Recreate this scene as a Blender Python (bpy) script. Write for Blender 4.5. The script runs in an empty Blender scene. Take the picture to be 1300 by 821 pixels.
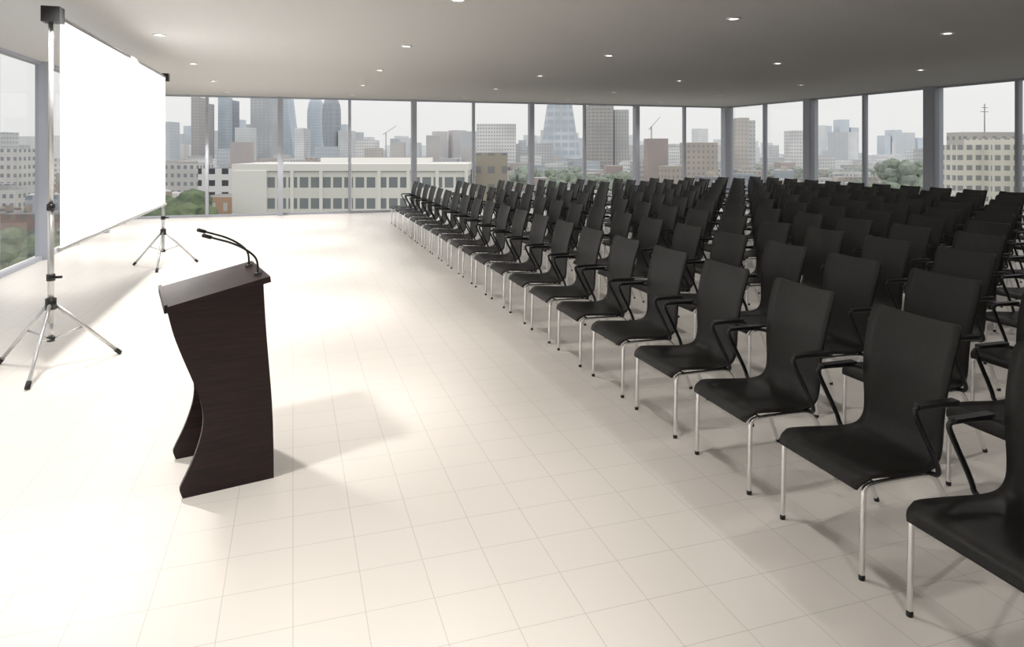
import bpy, bmesh, math, random
from mathutils import Vector, Matrix
random.seed(7)
sc = bpy.context.scene
try:
    sc.view_settings.view_transform = 'Standard'
    sc.view_settings.look = 'None'
except Exception: pass

# ------------------------------------------------------------ materials
def newmat(name):
    m = bpy.data.materials.new(name); m.use_nodes = True
    nt = m.node_tree
    return m, nt, nt.nodes, nt.links, nt.nodes['Principled BSDF']
def simple(name, col, rough=.5, metal=0, em=None, ems=0, spec=None):
    m, nt, N, L, b = newmat(name)
    b.inputs['Base Color'].default_value = (*col, 1)
    b.inputs['Roughness'].default_value = rough
    b.inputs['Metallic'].default_value = metal
    if spec is not None: b.inputs['Specular IOR Level'].default_value = spec
    if em:
        b.inputs['Emission Color'].default_value = (*em, 1)
        b.inputs['Emission Strength'].default_value = ems
    return m
def mth(N, L, op, a, b=None, c=None):
    n = N.new('ShaderNodeMath'); n.operation = op
    for i, v in enumerate((a, b, c)):
        if v is None: continue
        if isinstance(v, (int, float)): n.inputs[i].default_value = v
        else: L.new(v, n.inputs[i])
    return n.outputs[0]
def mixc(N, L, f, a, b):
    n = N.new('ShaderNodeMix'); n.data_type = 'RGBA'
    if isinstance(f, (int, float)): n.inputs[0].default_value = f
    else: L.new(f, n.inputs[0])
    for s, v in ((6, a), (7, b)):
        if isinstance(v, tuple): n.inputs[s].default_value = (*v, 1)
        else: L.new(v, n.inputs[s])
    return n.outputs[2]
def grain(name, c1, c2, scale, rough, bump=.05):
    m, nt, N, L, b = newmat(name)
    tc = N.new('ShaderNodeTexCoord'); mp = N.new('ShaderNodeMapping')
    mp.inputs['Scale'].default_value = scale
    L.new(tc.outputs['Object'], mp.inputs['Vector'])
    nz = N.new('ShaderNodeTexNoise'); nz.inputs['Scale'].default_value = 1
    nz.inputs['Detail'].default_value = 6; nz.inputs['Roughness'].default_value = .65
    L.new(mp.outputs[0], nz.inputs['Vector'])
    r = N.new('ShaderNodeMapRange'); r.inputs[1].default_value = .35; r.inputs[2].default_value = .68
    L.new(nz.outputs[0], r.inputs[0])
    L.new(mixc(N, L, r.outputs[0], c1, c2), b.inputs['Base Color'])
    b.inputs['Roughness'].default_value = rough
    bp = N.new('ShaderNodeBump'); bp.inputs['Strength'].default_value = bump; bp.inputs['Distance'].default_value = .01
    L.new(nz.outputs[0], bp.inputs['Height']); L.new(bp.outputs[0], b.inputs['Normal'])
    b.inputs['Specular IOR Level'].default_value = .35
    return m
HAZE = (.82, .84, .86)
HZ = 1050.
def haze(N, L, col, scale=HZ):  # aerial haze painted into the base colour, stronger with distance from the origin
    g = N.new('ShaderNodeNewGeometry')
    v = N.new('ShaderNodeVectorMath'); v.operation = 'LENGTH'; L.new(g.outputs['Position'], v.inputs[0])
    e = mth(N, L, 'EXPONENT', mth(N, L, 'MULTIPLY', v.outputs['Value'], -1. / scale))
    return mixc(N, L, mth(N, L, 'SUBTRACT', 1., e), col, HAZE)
def facade(name, wall, glass, pu=1.8, pv=3.2, wu=.6, wv=.55, hz=HZ, var=.35):
    m, nt, N, L, b = newmat(name)
    g = N.new('ShaderNodeNewGeometry')
    cr = N.new('ShaderNodeVectorMath'); cr.operation = 'CROSS_PRODUCT'
    L.new(g.outputs['True Normal'], cr.inputs[0]); cr.inputs[1].default_value = (0, 0, 1)
    dt = N.new('ShaderNodeVectorMath'); dt.operation = 'DOT_PRODUCT'
    L.new(g.outputs['Position'], dt.inputs[0]); L.new(cr.outputs[0], dt.inputs[1])
    u = mth(N, L, 'FRACT', mth(N, L, 'DIVIDE', mth(N, L, 'ADD', dt.outputs['Value'], 9000.), pu))
    sx = N.new('ShaderNodeSeparateXYZ'); L.new(g.outputs['Position'], sx.inputs[0])
    w = mth(N, L, 'FRACT', mth(N, L, 'DIVIDE', mth(N, L, 'ADD', sx.outputs[2], 28.), pv))
    a = mth(N, L, 'LESS_THAN', mth(N, L, 'ABSOLUTE', mth(N, L, 'SUBTRACT', u, .5)), wu / 2)
    c = mth(N, L, 'LESS_THAN', mth(N, L, 'ABSOLUTE', mth(N, L, 'SUBTRACT', w, .5)), wv / 2)
    k = mth(N, L, 'MULTIPLY', a, c)
    nz = N.new('ShaderNodeTexNoise'); nz.inputs['Scale'].default_value = .05; nz.inputs['Detail'].default_value = 1
    L.new(g.outputs['Position'], nz.inputs['Vector'])
    r = N.new('ShaderNodeMapRange'); r.inputs[1].default_value = .35; r.inputs[2].default_value = .65
    L.new(nz.outputs[0], r.inputs[0])
    wc = mixc(N, L, r.outputs[0], tuple(x * (1 - var) for x in wall), wall)
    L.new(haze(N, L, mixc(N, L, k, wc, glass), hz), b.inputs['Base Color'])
    b.inputs['Roughness'].default_value = .8
    b.inputs['Specular IOR Level'].default_value = .1
    return m
def hazed(name, c1, c2, sc_=.05, hz=HZ):
    m, nt, N, L, b = newmat(name)
    g = N.new('ShaderNodeNewGeometry')
    nz = N.new('ShaderNodeTexNoise'); nz.inputs['Scale'].default_value = sc_; nz.inputs['Detail'].default_value = 4
    L.new(g.outputs['Position'], nz.inputs['Vector'])
    r = N.new('ShaderNodeMapRange'); r.inputs[1].default_value = .38; r.inputs[2].default_value = .62
    L.new(nz.outputs[0], r.inputs[0])
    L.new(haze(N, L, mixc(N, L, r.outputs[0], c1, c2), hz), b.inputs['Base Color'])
    b.inputs['Roughness'].default_value = .9; b.inputs['Specular IOR Level'].default_value = .1
    return m

M_frame = simple('window_frame_paint', (.44, .46, .52), .45)
M_chairwood = grain('black_stained_plywood', (.008, .007, .006), (.014, .012, .010), (9, 60, 40), .5, .04)
M_chrome = simple('brushed_chrome', (.85, .85, .85), .25, 1)
M_steel = simple('satin_aluminium', (.62, .62, .62), .35, .7)
M_black = simple('black_plastic', (.012, .012, .013), .38)
M_arm = simple('black_armrest', (.009, .009, .010), .38)
M_lectern = grain('dark_wenge_wood', (.008, .003, .004), (.030, .011, .012), (3, 3, 55), .42, .06)
M_screen = simple('projection_screen_fabric_added_glow', (.85, .85, .85), .85, em=(1, 1, 1), ems=.75)  # emission added to the fabric, standing in for light falling on it
M_ceil = simple('ceiling_paint', (.58, .575, .57), .9)
M_white = simple('white_paint', (.75, .75, .74), .8)
M_lamp = simple('downlight_lens', (1, 1, 1), .5, em=(1, .97, .9), ems=9)
M_ring = simple('downlight_trim_ring', (.75, .75, .75), .3, .3)

# floor tiles
M_floor, nt, N, L, b = newmat('porcelain_floor_tiles')
g = N.new('ShaderNodeNewGeometry'); sx = N.new('ShaderNodeSeparateXYZ'); L.new(g.outputs['Position'], sx.inputs[0])
T = .30
lines = []
for ax in (0, 1):
    f = mth(N, L, 'FRACT', mth(N, L, 'DIVIDE', mth(N, L, 'ADD', sx.outputs[ax], 90.), T))
    lines.append(mth(N, L, 'GREATER_THAN', mth(N, L, 'ABSOLUTE', mth(N, L, 'SUBTRACT', f, .5)), .5 - .0016 / T))
gr = mth(N, L, 'MAXIMUM', lines[0], lines[1])
nz = N.new('ShaderNodeTexNoise'); nz.inputs['Scale'].default_value = 1.6; nz.inputs['Detail'].default_value = 5
L.new(g.outputs['Position'], nz.inputs['Vector'])
base = mixc(N, L, nz.outputs[0], (.865, .815, .755), (.89, .845, .79))
L.new(mixc(N, L, gr, base, (.64, .60, .55)), b.inputs['Base Color'])
b.inputs['Roughness'].default_value = .33
b.inputs['Specular IOR Level'].default_value = .35

# glass
M_glass = bpy.data.materials.new('window_glass'); M_glass.use_nodes = True
N = M_glass.node_tree.nodes; L = M_glass.node_tree.links; N.clear()
o = N.new('ShaderNodeOutputMaterial'); tr = N.new('ShaderNodeBsdfTransparent'); gl = N.new('ShaderNodeBsdfGlossy')
tr.inputs[0].default_value = (.97, .975, .975, 1); gl.inputs['Roughness'].default_value = 0.02
fr = N.new('ShaderNodeFresnel'); fr.inputs[0].default_value = 1.18
mx = N.new('ShaderNodeMixShader'); L.new(fr.outputs[0], mx.inputs[0]); L.new(tr.outputs[0], mx.inputs[1]); L.new(gl.outputs[0], mx.inputs[2])
L.new(mx.outputs[0], o.inputs[0])

# ------------------------------------------------------------ mesh builder
class MB:
    def __init__(s): s.v = []; s.f = []; s.m = []; s.sm = []
    def add(s, vs, fs, mat=0, smooth=False):
        o = len(s.v); s.v += [tuple(v) for v in vs]
        for f in fs: s.f.append([i + o for i in f]); s.m.append(mat); s.sm.append(smooth)
    def box(s, x0, x1, y0, y1, z0, z1, mat=0):
        s.add([(x0, y0, z0), (x1, y0, z0), (x1, y1, z0), (x0, y1, z0), (x0, y0, z1), (x1, y0, z1), (x1, y1, z1), (x0, y1, z1)],
              [(0, 3, 2, 1), (4, 5, 6, 7), (0, 1, 5, 4), (1, 2, 6, 5), (2, 3, 7, 6), (3, 0, 4, 7)], mat)
    def rbox(s, cx, cy, w, dp, z0, z1, rot, mat=0, roof=None, tw=1., td=1.):
        c, si = math.cos(rot), math.sin(rot)
        P = []
        for z, k, kd in ((z0, 1, 1), (z1, tw, td)):
            for a, b_ in ((-1, -1), (1, -1), (1, 1), (-1, 1)):
                x, y = a * w / 2 * k, b_ * dp / 2 * kd
                P.append((cx + x * c - y * si, cy + x * si + y * c, z))
        s.add(P, [(0, 1, 5, 4), (1, 2, 6, 5), (2, 3, 7, 6), (3, 0, 4, 7)], mat)
        s.add(P, [(4, 5, 6, 7)], mat if roof is None else roof)
    def prism(s, prof, y0, y1, mat=0, smooth=False):
        n = len(prof)
        vs = [(p[0], y0, p[1]) for p in prof] + [(p[0], y1, p[1]) for p in prof]
        s.add(vs, [tuple(range(n)), tuple(range(2 * n - 1, n - 1, -1))], mat)
        s.add(vs, [(i, i + n, (i + 1) % n + n, (i + 1) % n) for i in range(n)], mat)
    def tube(s, path, r, mat=0, sides=10, cap=True, smooth=True):
        P = [Vector(p) for p in path]; n = len(P)
        rs = r if isinstance(r, (list, tuple)) else [r] * n
        t0 = (P[1] - P[0]).normalized()
        up = Vector((0, 0, 1)) if abs(t0.z) < .9 else Vector((0, 1, 0))
        nrm = t0.cross(up).normalized(); vs = []
        for i in range(n):
            t = (P[min(i + 1, n - 1)] - P[max(i - 1, 0)]).normalized()
            nrm = (nrm - t * nrm.dot(t)).normalized(); bn = t.cross(nrm)
            for k in range(sides):
                a = 2 * math.pi * k / sides
                vs.append(P[i] + (nrm * math.cos(a) + bn * math.sin(a)) * rs[i])
        fs = [(i * sides + k, i * sides + (k + 1) % sides, (i + 1) * sides + (k + 1) % sides, (i + 1) * sides + k) for i in range(n - 1) for k in range(sides)]
        s.add(vs, fs, mat, smooth)
        if cap: s.add(vs, [tuple(range(sides))[::-1], tuple(range((n - 1) * sides, n * sides))], mat)
    def mesh(s, name, mats):
        me = bpy.data.meshes.new(name); me.from_pydata(s.v, [], s.f)
        for m in mats: me.materials.append(m)
        me.polygons.foreach_set('material_index', s.m); me.polygons.foreach_set('use_smooth', s.sm)
        me.update()
        if len(s.v) < 20000:
            bm = bmesh.new(); bm.from_mesh(me); bmesh.ops.remove_doubles(bm, verts=bm.verts, dist=1e-5)
            bmesh.ops.recalc_face_normals(bm, faces=bm.faces)
            bm.to_mesh(me); bm.free()
        return me
    def obj(s, name, mats, loc=(0, 0, 0), rz=0):
        ob = bpy.data.objects.new(name, s.mesh(name, mats)); sc.collection.objects.link(ob)
        ob.location = loc; ob.rotation_euler = (0, 0, rz); return ob
def chaikin(p, it=2):
    p = [Vector(x) for x in p]
    for _ in range(it):
        q = [p[0]]
        for a, b_ in zip(p[:-1], p[1:]): q += [a * .75 + b_ * .25, a * .25 + b_ * .75]
        q.append(p[-1]); p = q
    return p
def catmull(P, n):
    out = []
    for i in range(len(P) - 1):
        p0 = P[max(i - 1, 0)]; p1 = P[i]; p2 = P[i + 1]; p3 = P[min(i + 2, len(P) - 1)]
        for k in range(n):
            t = k / n
            out.append(tuple(.5 * (2 * b_ + (c - a) * t + (2 * a - 5 * b_ + 4 * c - d) * t * t + (-a + 3 * b_ - 3 * c + d) * t ** 3) for a, b_, c, d in zip(p0, p1, p2, p3)))
    out.append(tuple(P[-1])); return out

# ------------------------------------------------------------ room shell
XL, XR, YB, YF, H = -4.35, 15.45, 21.8, -3.0, 3.57
mb = MB(); mb.box(XL - .25, XR + .25, YF - .2, YB + .25, -.3, 0); mb.obj('floor', [M_floor])
mb = MB(); mb.box(XL - .25, XR + .25, YF - .2, YB + .25, H, H + .3); mb.obj('ceiling', [M_ceil])
mb = MB(); mb.box(XL - .2, XR + .2, YF - .2, YF, 0, H); mb.obj('wall_rear', [M_white])
wn = [0]
def bay(axis, fixed, a0, a1, wide0, inward):
    """glazed bay from a0 to a1 along axis, mullion centred on a0"""
    wn[0] += 1
    m = MB()
    hw = .075 if wide0 else .04
    dep = .24 if wide0 else .14
    def bx(s0, s1, d0, d1, z0, z1, mat):
        d0, d1 = sorted((fixed + inward * d0, fixed + inward * d1)); s0, s1 = sorted((s0, s1))
        if axis == 'x': m.box(s0, s1, d0, d1, z0, z1, mat)
        else: m.box(d0, d1, s0, s1, z0, z1, mat)
    bx(a0 - hw, a0 + hw, -.06, dep - .06, 0, H, 0)
    lo, hi = min(a0, a1), max(a0, a1)
    bx(lo, hi, -.03, .05, .002, .07, 0); bx(lo, hi, -.03, .05, H - .05, H - .002, 0)
    z0, z1 = .07, H - .05
    q = [(lo, z0), (hi, z0), (hi, z1), (lo, z1)]
    vs = [(s, fixed, z) if axis == 'x' else (fixed, s, z) for s, z in q]
    m.add(vs, [(0, 1, 2, 3)], 1)
    m.obj('window_%d' % wn[0], [M_frame, M_glass])
xs = [15.45, 13.6, 11.62, 9.64, 7.66, 5.66, 3.68, 1.68, -.36, -2.4, XL]
for i in range(len(xs) - 1): bay('x', YB, xs[i], xs[i + 1], i % 2 == 0, -1)
ys = [YB - 2.15 * k for k in range(12)] + [YF]
for i in range(len(ys) - 1): bay('y', XR, ys[i], ys[i + 1], False, -1)
ys = [YB, 20.5, 18.45, 16.4, 14.35, 12.3, 10.25, 8.2, 6.15, 4.1, 2.05, 0, YF]
for i in range(len(ys) - 1): bay('y', XL, ys[i], ys[i + 1], i % 2 == 0, 1)
for (cx, cy) in ((XR - .05, YB - .05), (XR, YB - 4.3), (XR, YB - 8.6), (XR, YB - 12.9), (XR, YB - 17.2), (XL + .03, YB - .03)):
    m = MB(); w = .17 if cx > 0 else .10
    P = [(-w, -w + .03), (-w + .03, -w), (w - .03, -w), (w, -w + .03), (w, w - .03), (w - .03, w), (-w + .03, w), (-w, w - .03)]
    m.add([(a, b_, 0) for a, b_ in P] + [(a, b_, H) for a, b_ in P], [(i, (i + 1) % 8, (i + 1) % 8 + 8, i + 8) for i in range(8)] + [tuple(range(8))[::-1], tuple(range(8, 16))])
    m.obj('structural_column', [M_frame], (cx, cy, 0))

# ------------------------------------------------------------ downlights
m = MB(); R = [(.055, -.004), (.058, -.012), (.08, -.014), (.088, -.006), (.088, 0)]
n = 24; vs = []
for r, z in R: vs += [(r * math.cos(2 * math.pi * k / n), r * math.sin(2 * math.pi * k / n), z) for k in range(n)]
m.add(vs, [(j * n + k, j * n + (k + 1) % n, (j + 1) * n + (k + 1) % n, (j + 1) * n + k) for j in range(len(R) - 1) for k in range(n)], 0, True)
m.add(vs[:n], [tuple(range(n))[::-1]], 1)
dl = m.mesh('downlight', [M_ring, M_lamp])
def spot_data(name, p, size, blend, soft, batwing=0, col=(1, .965, .92)):
    l = bpy.data.lights.new(name, 'SPOT'); l.energy = p; l.spot_size = math.radians(size); l.spot_blend = blend
    l.shadow_soft_size = soft; l.color = col
    if batwing:   # wide-throw reflector: even illuminance over the floor
        l.use_nodes = True; N = l.node_tree.nodes; L = l.node_tree.links
        e = N.get('Emission'); tc = N.new('ShaderNodeTexCoord'); sx = N.new('ShaderNodeSeparateXYZ')
        L.new(tc.outputs['Normal'], sx.inputs[0])
        c = mth(N, L, 'MAXIMUM', mth(N, L, 'ABSOLUTE', sx.outputs[2]), .5)
        L.new(mth(N, L, 'POWER', c, -batwing), e.inputs['Strength'])
    return l
L_stage = spot_data('stage_beam', 245, 103, .36, .15, 2.4)
L_front = spot_data('stage_front_beam', 185, 103, .36, .15, 2.4)
L_house = spot_data('house_beam', 62, 140, .8, .12)
for cx in (-1.75, 1.65, 5.05, 8.45, 11.85):
    for cy in (.3, 3.65, 7.0, 10.4, 13.75, 17.1, 20.4):
        ob = bpy.data.objects.new('downlight', dl); sc.collection.objects.link(ob); ob.location = (cx, cy, H)
        lo = bpy.data.objects.new('beam', (L_front if cy < 4 else L_stage) if cx < -1 else L_house); sc.collection.objects.link(lo)
        lo.parent = ob; lo.location = (0, 0, -.16)

# ------------------------------------------------------------ conference chairs
m = MB()
prof = [(-.005, .415, .262), (.012, .448, .278), (.06, .468, .287), (.18, .462, .290), (.32, .450, .288), (.43, .448, .275), (.505, .470, .255),
        (.545, .53, .243), (.560, .62, .243), (.570, .73, .252), (.588, .86, .264), (.618, .99, .272), (.650, 1.085, .272), (.658, 1.108, .264), (.663, 1.118, .248)]
S = catmull(prof, 3); nc = 10; th = .013
top = []; bot = []
for i, (x, z, hw) in enumerate(S):
    a = S[max(i - 1, 0)]; c = S[min(i + 1, len(S) - 1)]
    t = Vector((c[0] - a[0], 0, c[1] - a[1])).normalized(); nn = Vector((-t.z, 0, t.x))
    back = min(1, max(0, (z - .5) / .25)); seat = 1 - back
    for k in range(nc + 1):
        s_ = -1 + 2 * k / nc
        off = .030 * back * s_ * s_ + .012 * seat * s_ * s_ * (1 if x > .05 else .3)
        p = Vector((x, s_ * hw, z)) + nn * off
        top.append(p); bot.append(p - nn * th)
nr = len(S); W = nc + 1
vs = top + bot; B = len(top); fs = []
for i in range(nr - 1):
    for k in range(nc):
        fs.append((i * W + k, (i + 1) * W + k, (i + 1) * W + k + 1, i * W + k + 1))
        fs.append((B + i * W + k, B + i * W + k + 1, B + (i + 1) * W + k + 1, B + (i + 1) * W + k))
m.add(vs, fs, 0, True)
ed = [(k, k + 1) for k in range(nc)] + [((nr - 1) * W + k + 1, (nr - 1) * W + k) for k in range(nc)]
ed += [((i + 1) * W, i * W) for i in range(nr - 1)] + [(i * W + nc, (i + 1) * W + nc) for i in range(nr - 1)]
m.add(vs, [(a, b_, B + b_, B + a) for a, b_ in ed], 0, False)
for sy in (-1, 1):
    y = .272 * sy
    m.tube(chaikin([(.02, y, 0.012), (.028, y, .36), (.03, y, .425), (.09, y * .98, .435), (.40, y * .93, .425), (.47, y * .93, .415), (.52, y * .97, .33), (.655, y, .012)], 2), .0125, 1, 8)
    m.tube([(.02, y, 0), (.0202, y, .02)], .0145, 2, 8)
    m.tube([(.66, y, 0), (.653, y, .02)], .0145, 2, 8)
    ya = .315 * sy
    m.tube(chaikin([(.44, .25 * sy, .43), (.44, ya, .44), (.425, ya, .50), (.30, ya, .73), (.285, ya, .778), (.34, ya, .782), (.50, ya, .775), (.58, ya * .98, .76), (.587, .262 * sy, .75)], 2), .0125, 2, 8)
    m.box(.31, .54, ya - .022, ya + .022, .782, .797, 2)
m.tube([(.10, -.26, .432), (.10, .26, .432)], .010, 1, 8)
m.tube([(.42, -.25, .424), (.42, .25, .424)], .010, 1, 8)
chair = m.mesh('conference_chair', [M_chairwood, M_chrome, M_arm])
for k in range(10):
    for i in range(-3, 20):
        ob = bpy.data.objects.new('conference_chair', chair); sc.collection.objects.link(ob)
        ob.location = (2.50 + 1.2 * k + random.uniform(-.008, .008), 2.80 + .81 * i + random.uniform(-.008, .008), 0)
        ob.rotation_euler = (0, 0, random.uniform(-.012, .012))

# ------------------------------------------------------------ lectern
m = MB()
back = [(-.080, 1.08), (-.058, .98), (-.035, .90), (0, .80), (.045, .68), (.08, .585), (.10, .50), (.107, .43), (.098, .35), (.075, .27), (.045, .19), (.012, .12), (-.012, .07), (-.016, .045), (0, 0)]
back = [(p[0], p[1]) for p in catmull(back, 2)]
front = [(.50, 0), (.498, .2), (.49, .45), (.473, .68), (.458, .87), (.447, 1.05), (.44, 1.19)]
front = catmull(front, 2)
side = back + list(front)
WD = .60
m.prism(side, 0, .03, 0); m.prism(side, WD - .03, WD, 0)
bk = [(x + .06, z) for x, z in back if z > .40]
fr_ = [(x - .012, z) for x, z in front]
m.prism(bk + [(bk[-1][0] + .1, .38)] + [(x - .03, z) for x, z in fr_ if z > .38], .03, WD - .03, 0)
m.prism([(x - .03, z) for x, z in fr_][::-1] + [(x, z) for x, z in fr_], .03, WD - .03, 0)
m.box(.16, .46, .03, WD - .03, .02, .05, 0)
sl = .125 / .57
def topz(u): return 1.108 + (u + .09) * sl
m.prism([(-.095, topz(-.095) - .035), (-.09, topz(-.09)), (.475, topz(.475)), (.48, topz(.475) - .035)], -.025, WD + .04, 0)
m.prism([(-.097, topz(-.095) - .033), (-.097, topz(-.095) + .012), (-.08, topz(-.08) + .012), (-.08, topz(-.095) - .02)], -.025, WD + .04, 0)
for w0, w1 in ((.48, .42), (.14, .10)):
    zt = topz(.43)
    m.tube([(.43, w0, zt - .01), (.43, w0, zt + .014)], .022, 1, 14)
    pts = chaikin([(.43, w0, zt), (.43, w0, zt + .08), (.40, w0 * .9 + w1 * .1, zt + .13), (.30, w0 * .5 + w1 * .5, zt + .20), (.16, w1, zt + .25)], 3)
    m.tube(pts, .0065, 1, 8)
    e = Vector(pts[-1]); dr = (e - Vector(pts[-3])).normalized()
    m.tube([e - dr * .005, e, e + dr * .05, e + dr * .055], [.006, .011, .012, .006], 1, 12)
m.obj('lectern', [M_lectern, M_black], (-.60, 4.29, 0), math.radians(12))

# ------------------------------------------------------------ projection screen
root = bpy.data.objects.new('projection_screen', None); sc.collection.objects.link(root); root.location = (-2.1, 10.0, 0)
def child(mbx, name, mats):
    o_ = mbx.obj(name, mats); o_.parent = root; o_.matrix_parent_inverse = Matrix.Translation((2.1, -10.0, 0)); return o_
SX = -2.1; Y0, Y1 = 7.2, 12.85
def stand(cy, angs, name):
    m = MB()
    m.tube([(SX, cy, .42), (SX, cy, 1.5)], .026, 0, 14)
    m.tube([(SX, cy, 1.45), (SX, cy, 3.2)], .020, 0, 14)
    for z0, z1, r in ((.54, .64, .045), (.80, .86, .036), (1.44, 1.50, .034)):
        m.tube([(SX, cy, z0), (SX, cy, z1)], r, 1, 14)
    m.tube([(SX, cy, .27), (SX, cy, .44)], .020, 0, 12)
    m.tube([(SX, cy, .25), (SX, cy, .29)], .034, 1, 12)
    m.tube([(SX + .03, cy, .83), (SX + .09, cy, .83)], .012, 1, 8)
    for a in angs:
        c, s_ = math.cos(math.radians(a)), math.sin(math.radians(a))
        q = lambda r, z: (SX + c * r, cy + s_ * r, z)
        m.tube([q(.03, .585), q(.575, .02)], .017, 0, 10)
        m.tube([q(.54, .055), q(.585, .012)], .022, 1, 10)
        m.tube([q(.02, .27), q(.27, .335)], .009, 0, 8)
    child(m, name, [M_steel, M_black])
stand(Y0, (150, 270, 32), 'tripod_stand_1'); stand(Y1, (150, 270, 32), 'tripod_stand_2')
m = MB()
m.tube([(SX + .02, Y0, 3.215), (SX + .02, Y1, 3.215)], .034, 0, 14)
m.box(SX - .06, SX + .09, Y0 - .07, Y0 + .07, 3.15, 3.29, 1)
m.box(SX - .06, SX + .09, Y1 - .06, Y1 + .06, 3.15, 3.28, 1)
child(m, 'screen_housing', [M_steel, M_black])
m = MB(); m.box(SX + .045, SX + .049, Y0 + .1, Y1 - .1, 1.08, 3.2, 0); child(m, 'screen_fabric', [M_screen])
m = MB(); m.tube([(SX + .047, Y0 + .06, 1.07), (SX + .047, Y1 - .06, 1.07)], .02, 0, 12); child(m, 'bottom_bar', [M_steel])

# ------------------------------------------------------------ city outside
G = -28.
ca, sa = math.cos(math.radians(17.8)), math.sin(math.radians(17.8))
def city_xy(b, d):
    """bearing slope (in 1/866 units off the 650 datum, i.e. bearing 17.8 deg) and range in metres -> world x,y"""
    xc = (b - 650) / 866 * d
    return xc * ca + d * sa, -xc * sa + d * ca
def topheight(y, d): return 2 + (189 - y) / 866 * d
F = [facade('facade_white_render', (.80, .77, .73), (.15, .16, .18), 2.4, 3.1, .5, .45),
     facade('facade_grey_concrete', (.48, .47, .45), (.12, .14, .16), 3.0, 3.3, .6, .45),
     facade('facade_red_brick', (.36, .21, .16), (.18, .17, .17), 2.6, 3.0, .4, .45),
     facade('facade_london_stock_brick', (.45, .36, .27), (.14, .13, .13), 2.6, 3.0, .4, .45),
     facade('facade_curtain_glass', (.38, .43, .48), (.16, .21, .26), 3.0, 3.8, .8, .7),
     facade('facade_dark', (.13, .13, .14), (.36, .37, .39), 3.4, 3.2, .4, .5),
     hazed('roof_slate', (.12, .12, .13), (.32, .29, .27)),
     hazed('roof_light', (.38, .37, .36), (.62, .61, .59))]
feet = []
def tower(name, b0, b1, ytop, d, mat, depth=None, rot=0., roof=None, tw=1., td=1., base=None, extra=None):
    m = MB(); w = (b1 - b0) / 866 * d; cx, cy = city_xy((b0 + b1) / 2, d)
    z1 = topheight(ytop, d); dp = depth or w * .8
    feet.append((cx, cy, math.hypot(w, dp) / 2))
    m.rbox(0, 0, w, dp, G if base is None else base, z1, -math.radians(17.8) + rot, 0, 1, tw, td)
    if extra: extra(m, w, z1)
    return m.obj(name, [mat, roof or F[6]], (cx, cy, 0))
fw = facade('facade_office_bands', (.86, .84, .78), (.22, .24, .25), 1.75, 3.3, .78, .50, 1500, .08)
def parapet(m, w, z1):
    m.rbox(0, 0, w + .6, 16.6, z1, z1 + 1.1, -math.radians(17.8), 2, 2)
    m.rbox(3, 2, w * .5, 6, z1 + 1.1, z1 + 2.0, -math.radians(17.8), 2, 1)
    for k in range(9):   # vertical stone piers
        x = -w / 2 + w * k / 8; a = -math.radians(17.8)
        m.rbox(x * math.cos(a) + 8.1 * math.sin(a), x * math.sin(a) - 8.1 * math.cos(a), .5, .4, G, z1, a, 2, 2)
    a = -math.radians(17.8); x = -w / 2 + 2.6   # blank stair bay at the end
    m.rbox(x * math.cos(a) + 8.2 * math.sin(a), x * math.sin(a) - 8.2 * math.cos(a), 5.2, .5, G, z1, a, 2, 2)
o_ = tower('office_block', 322, 596, 215, 115, fw, 16, extra=parapet)
o_.data.materials.append(simple('pale_stone', (.88, .86, .82), .8))
tower('stair_tower', 606, 644, 194, 125, facade('facade_brown', (.44, .38, .30), (.2, .2, .2), 2.4, 3.1, .5, .4), 12)
tower('hospital_block', 606, 655, 158, 620, F[0], 30)
LZ = 1700.
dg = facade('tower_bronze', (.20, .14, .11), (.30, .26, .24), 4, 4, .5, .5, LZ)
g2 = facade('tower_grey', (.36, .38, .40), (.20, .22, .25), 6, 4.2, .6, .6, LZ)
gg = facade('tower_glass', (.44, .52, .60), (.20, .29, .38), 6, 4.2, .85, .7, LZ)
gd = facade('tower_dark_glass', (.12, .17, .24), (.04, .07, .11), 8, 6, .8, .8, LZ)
tower('high_rise', 247, 257, 124, 900, dg, 20)
tower('high_rise', 257.5, 268, 132, 930, dg, 20)
tower('high_rise', 281, 291, 124, 950, gg, 22)
tower('high_rise', 291.5, 300, 128, 980, gd, 22)
tower('high_rise', 323, 349, 122, 980, g2, 30)
tower('high_rise', 204, 222, 155, 850, F[4], 25)
tower('high_rise', 303, 321, 162, 900, F[1], 25)
tower('high_rise', 350, 379, 116, 1080, gg, 34, tw=.2)
tower('high_rise', 379, 390, 163, 900, F[0], 30)
tower('high_rise', 433, 448, 166, 900, F[1], 30)
tower('high_rise', 455, 478, 178, 700, F[0], 30)
tower('high_rise', 543, 556, 172, 800, F[3], 30)
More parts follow.
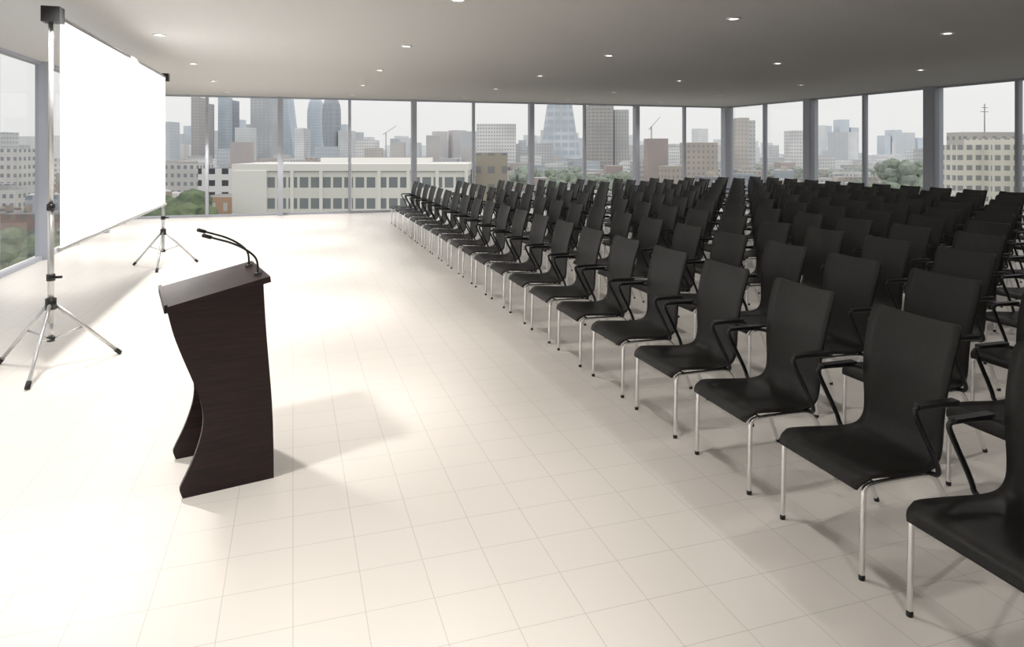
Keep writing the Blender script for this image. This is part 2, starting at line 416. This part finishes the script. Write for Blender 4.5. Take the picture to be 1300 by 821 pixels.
# second line of towers filling out the financial district
for b0, b1, yt, d, mt in ((224, 236, 170, 1250, g2), (237, 246, 160, 1300, gg), (269, 280, 166, 1250, g2), (301, 309, 152, 1300, gg), (312, 322, 158, 1350, gd),
                          (381, 389, 172, 1200, dg), (396, 406, 176, 1250, g2), (434, 441, 158, 1300, gg), (449, 460, 168, 1250, g2), (463, 474, 174, 1300, F[0]),
                          (497, 507, 176, 1200, g2), (520, 534, 181, 1150, F[1]), (560, 574, 179, 1150, F[0]), (576, 590, 176, 1250, gg), (658, 668, 178, 1100, g2), (671, 681, 172, 1200, F[0])):
    tower('high_rise', b0, b1, yt, d, mt, 26)
def bulge(name, b0, b1, ytop, d, mat, ks, lean=0.):
    m = MB(); w = (b1 - b0) / 866 * d; cx, cy = city_xy((b0 + b1) / 2, d); zt = topheight(ytop, d)
    feet.append((cx, cy, w * .7))
    n = 24; vs = []; rr = -math.radians(17.8)
    for j, k in enumerate(ks):
        f = j / (len(ks) - 1); z = G + (zt - G) * (1 - (1 - f) ** 1.25)
        for a in range(n):
            t = 2 * math.pi * a / n
            x = math.copysign(abs(math.cos(t)) ** .6, math.cos(t)) * w / 2 * k; y = math.copysign(abs(math.sin(t)) ** .6, math.sin(t)) * w / 2 * k
            vs.append((x * math.cos(rr) - y * math.sin(rr), x * math.sin(rr) + y * math.cos(rr), z))
    m.add(vs, [(j * n + a, j * n + (a + 1) % n, (j + 1) * n + (a + 1) % n, (j + 1) * n + a) for j in range(len(ks) - 1) for a in range(n)], 0, True)
    m.add(vs, [tuple(range((len(ks) - 1) * n, len(ks) * n))], 0)
    m.obj(name, [mat], (cx, cy, 0))
bulge('curved_high_rise', 391, 411, 126, 1020, gg, [.72, .75, .8, .88, .95, 1, 1, .97, .85, .6])
bulge('curved_high_rise', 410, 432, 127, 900, gd, [.72, .75, .8, .88, .95, 1, 1, .98, .9, .7])
tower('glass_spire', 683, 737, 40, 900, facade('spire_glass', (.50, .55, .60), (.24, .31, .38), 9, 10, .8, .55, LZ), 52, tw=.06, td=.06, base=G)
tower('high_rise', 746, 777, 134, 700, facade('tower_concrete', (.33, .27, .22), (.10, .10, .11), 4, 3.6, .7, .5, LZ), 22)
tower('high_rise', 778, 796, 140, 705, facade('tower_concrete_b', (.44, .42, .40), (.2, .2, .2), 3, 3.6, .5, .7, LZ), 22)
tower('high_rise', 820, 845, 176, 420, F[2], 14)
tower('high_rise', 868, 905, 181, 380, F[3], 18)
tower('high_rise', 934, 947, 150, 500, F[3], 14)
tower('high_rise', 947.5, 955, 153, 560, F[1], 14)
tower('high_rise', 1001, 1017, 166, 620, F[0], 20)
for b0, b1, yt in ((1040, 1052, 160), (1062, 1074, 152), (1076, 1086, 162), (1118, 1126, 172), (1128, 1140, 165), (1146, 1152, 170), (1160, 1172, 175)):
    tower('high_rise', b0, b1, yt, 1500, gg, 30)
fr2 = facade('facade_council_block', (.74, .70, .60), (.20, .21, .21), 2.6, 2.9, .62, .5, HZ, .12)
tower('apartment_block', 1197, 1240, 184, 200, fr2, 12)
def mast(m, w, z1):
    m.tube([(1, 0, z1), (1, 0, z1 + 9)], .15, 1, 6)
    m.tube([(-.6, 0, z1 + 6.5), (2.6, 0, z1 + 6.5)], .1, 1, 6); m.tube([(-.2, 0, z1 + 7.8), (2.2, 0, z1 + 7.8)], .1, 1, 6)
tower('apartment_block', 1241, 1280, 176, 196, fr2, 12)
tower('apartment_block', 1212, 1282, 168, 214, facade('facade_penthouse', (.62, .58, .52), (.2, .2, .2), 3, 2.9, .4, .4), 8, extra=mast)
tower('apartment_block', 1290, 1380, 180, 190, fr2, 14)
tower('apartment_block', -60, 42, 189, 260, F[0], 16)
tower('apartment_block', -170, -70, 196, 190, F[1], 16)
tower('apartment_block', 0, 14, 168, 500, F[1], 16)
tower('brick_terrace', 266, 313, 248, 128, facade('facade_orange_brick', (.55, .33, .21), (.62, .6, .56), 2.2, 3.0, .35, .5), 9)
tower('checkered_block', 264, 313, 213, 190, facade('facade_checker', (.85, .85, .84), (.05, .05, .06), 3.6, 3.2, .5, .5, 3000, .05), 12)
tower('white_apartments', 205, 262, 208, 260, F[0], 14)

# trees (positions first, so that the city blocks keep clear of them)
trees = []
for b0, b1, d, n_, h in ((165, 240, 95, 14, 21), (60, 165, 110, 8, 17), (0, 60, 120, 6, 15), (1040, 1190, 260, 26, 16), (1130, 1180, 330, 12, 23), (690, 800, 330, 20, 18), (440, 600, 92, 8, 12), (950, 1100, 170, 12, 13), (450, 600, 400, 20, 19), (800, 860, 240, 10, 15), (265, 330, 90, 5, 12), (650, 740, 450, 14, 18), (960, 1200, 500, 24, 16), (200, 320, 330, 10, 14)):
    for _ in range(n_):
        x_, y_ = city_xy(random.uniform(b0, b1), d * random.uniform(.93, 1.07))
        r_ = random.uniform(4, 6.5); h_ = h * random.uniform(.8, 1.1)
        if all(math.hypot(x_ - fx, y_ - fy) > fr3 + r_ for fx, fy, fr3 in feet): trees.append((x_, y_, h_, r_))

m = MB()
def cell(cx, cy, dist):
    w = random.uniform(7, 17) * (1 + dist / 1500); dp = random.uniform(7, 13) * (1 + dist / 1500)
    for fx, fy, fr3 in feet:
        if math.hypot(cx - fx, cy - fy) < fr3 + math.hypot(w, dp) / 2: return
    for tx, ty, th_, tr_ in trees:
        if math.hypot(cx - tx, cy - ty) < tr_ + max(w, dp) * .55: return
    h = random.choice((7, 9, 10, 11, 13, 15, 17)) * random.uniform(.85, 1.15)
    if dist > 330 and random.random() < .16: h = random.uniform(16, 24)
    if dist > 600 and random.random() < .08: h = random.uniform(28, 38)
    if dist > 1000 and random.random() < .07: h = random.uniform(40, 66)
    rot = random.choice((.2, .2, -.3, .9)) + random.uniform(-.1, .1)
    mt = random.choices(range(6), (34, 12, 16, 22, 8, 6))[0]; rf = random.choice((6, 6, 7))
    m.rbox(cx, cy, w, dp, G, G + h, rot, mt, rf)
    if random.random() < .5 and dist < 500:
        m.rbox(cx + random.uniform(-2, 2), cy + random.uniform(-2, 2), w * .3, dp * .3, G + h, G + h + random.uniform(1.5, 3), rot, random.choice((0, 1, 3)), 7)
    if dist < 260:
        for _ in range(3): m.rbox(cx + random.uniform(-w, w) * .3, cy + random.uniform(-dp, dp) * .3, 1, 1, G + h, G + h + 1.5, rot, 3, 6)
dist = 105.
while dist < 1800:
    step = 16 + dist * .019
    nang = int(math.radians(200) * dist / (step * 1.1))
    for k in range(nang):
        ang = math.radians(-85) + math.radians(200) * (k + random.uniform(.1, .9)) / nang   # compass bearing from +Y
        dd = dist + random.uniform(-.4, .4) * step
        cx, cy = math.sin(ang) * dd, math.cos(ang) * dd
        deg = math.degrees(ang)
        if -8 < deg < 21 and dd < 150: continue
        if 47 < deg < 56 and dd < 265: continue
        if 44 < deg < 50 and dd < 350: continue
        cell(cx, cy, dd)
    dist += step
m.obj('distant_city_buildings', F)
def crane(b, d, zt, jib, a):
    m = MB(); x_, y_ = city_xy(b, d)
    m.tube([(0, 0, G), (0, 0, zt)], .8, 0, 4); c, s_ = math.cos(a), math.sin(a)
    m.tube([(-c * jib * .3, -s_ * jib * .3, zt - 3), (c * jib, s_ * jib, zt + jib * .6)], .45, 0, 4)
    m.obj('tower_crane', [simple('crane_steel', (.55, .54, .53), .7)], (x_, y_, 0))
crane(827, 600, 22, 14, .5); crane(1180, 420, 15, 10, .4); crane(490, 900, 24, 14, .2)

m = MB()
ico = bmesh.new(); bmesh.ops.create_icosphere(ico, subdivisions=2, radius=1)
iv = [v.co.copy() for v in ico.verts]; ifc = [tuple(v.index for v in f.verts) for f in ico.faces]; ico.free()
for x_, y_, h, r in trees:
    m.tube([(x_, y_, G), (x_, y_, G + h - r)], .35, 1, 6)
    for _ in range(9):
        o = Vector((random.gauss(0, .4) * r, random.gauss(0, .4) * r, random.uniform(-.8, .15) * r)); q = r * random.uniform(.4, .62)
        m.add([Vector((x_, y_, G + h - q)) + o + v * q * random.uniform(.8, 1.15) for v in iv], ifc, 0, False)
m.obj('city_trees', [hazed('foliage', (.04, .07, .02), (.12, .17, .06), .6), simple('bark', (.08, .06, .05), .9)])
m = MB(); m.add([(-3000, -1500, G), (3500, -1500, G), (3500, 4500, G), (-3000, 4500, G)], [(0, 1, 2, 3)])
m.obj('city_ground', [hazed('city_ground_asphalt', (.17, .19, .14), (.34, .33, .30), .03)])

# ------------------------------------------------------------ world
w = bpy.data.worlds.new('overcast_sky'); sc.world = w; w.use_nodes = True
N = w.node_tree.nodes; L = w.node_tree.links; bg = N['Background']
tc = N.new('ShaderNodeTexCoord'); sx = N.new('ShaderNodeSeparateXYZ'); L.new(tc.outputs['Generated'], sx.inputs[0])
cr = N.new('ShaderNodeValToRGB'); L.new(sx.outputs[2], cr.inputs[0])
e = cr.color_ramp.elements; e[0].position = 0; e[0].color = (.85, .85, .835, 1); e[1].position = .5; e[1].color = (1.15, 1.15, 1.15, 1)
L.new(cr.outputs[0], bg.inputs[0]); bg.inputs[1].default_value = 1.0

# ------------------------------------------------------------ camera
cam = bpy.data.cameras.new('camera'); co = bpy.data.objects.new('camera', cam); sc.collection.objects.link(co)
co.location = (0, 0, 2.0); co.rotation_euler = (math.radians(90), 0, math.radians(-17.8))
cam.sensor_width = 36; cam.lens = 23.98; cam.shift_y = -.1704; cam.clip_end = 6000; cam.clip_start = .05
sc.camera = co
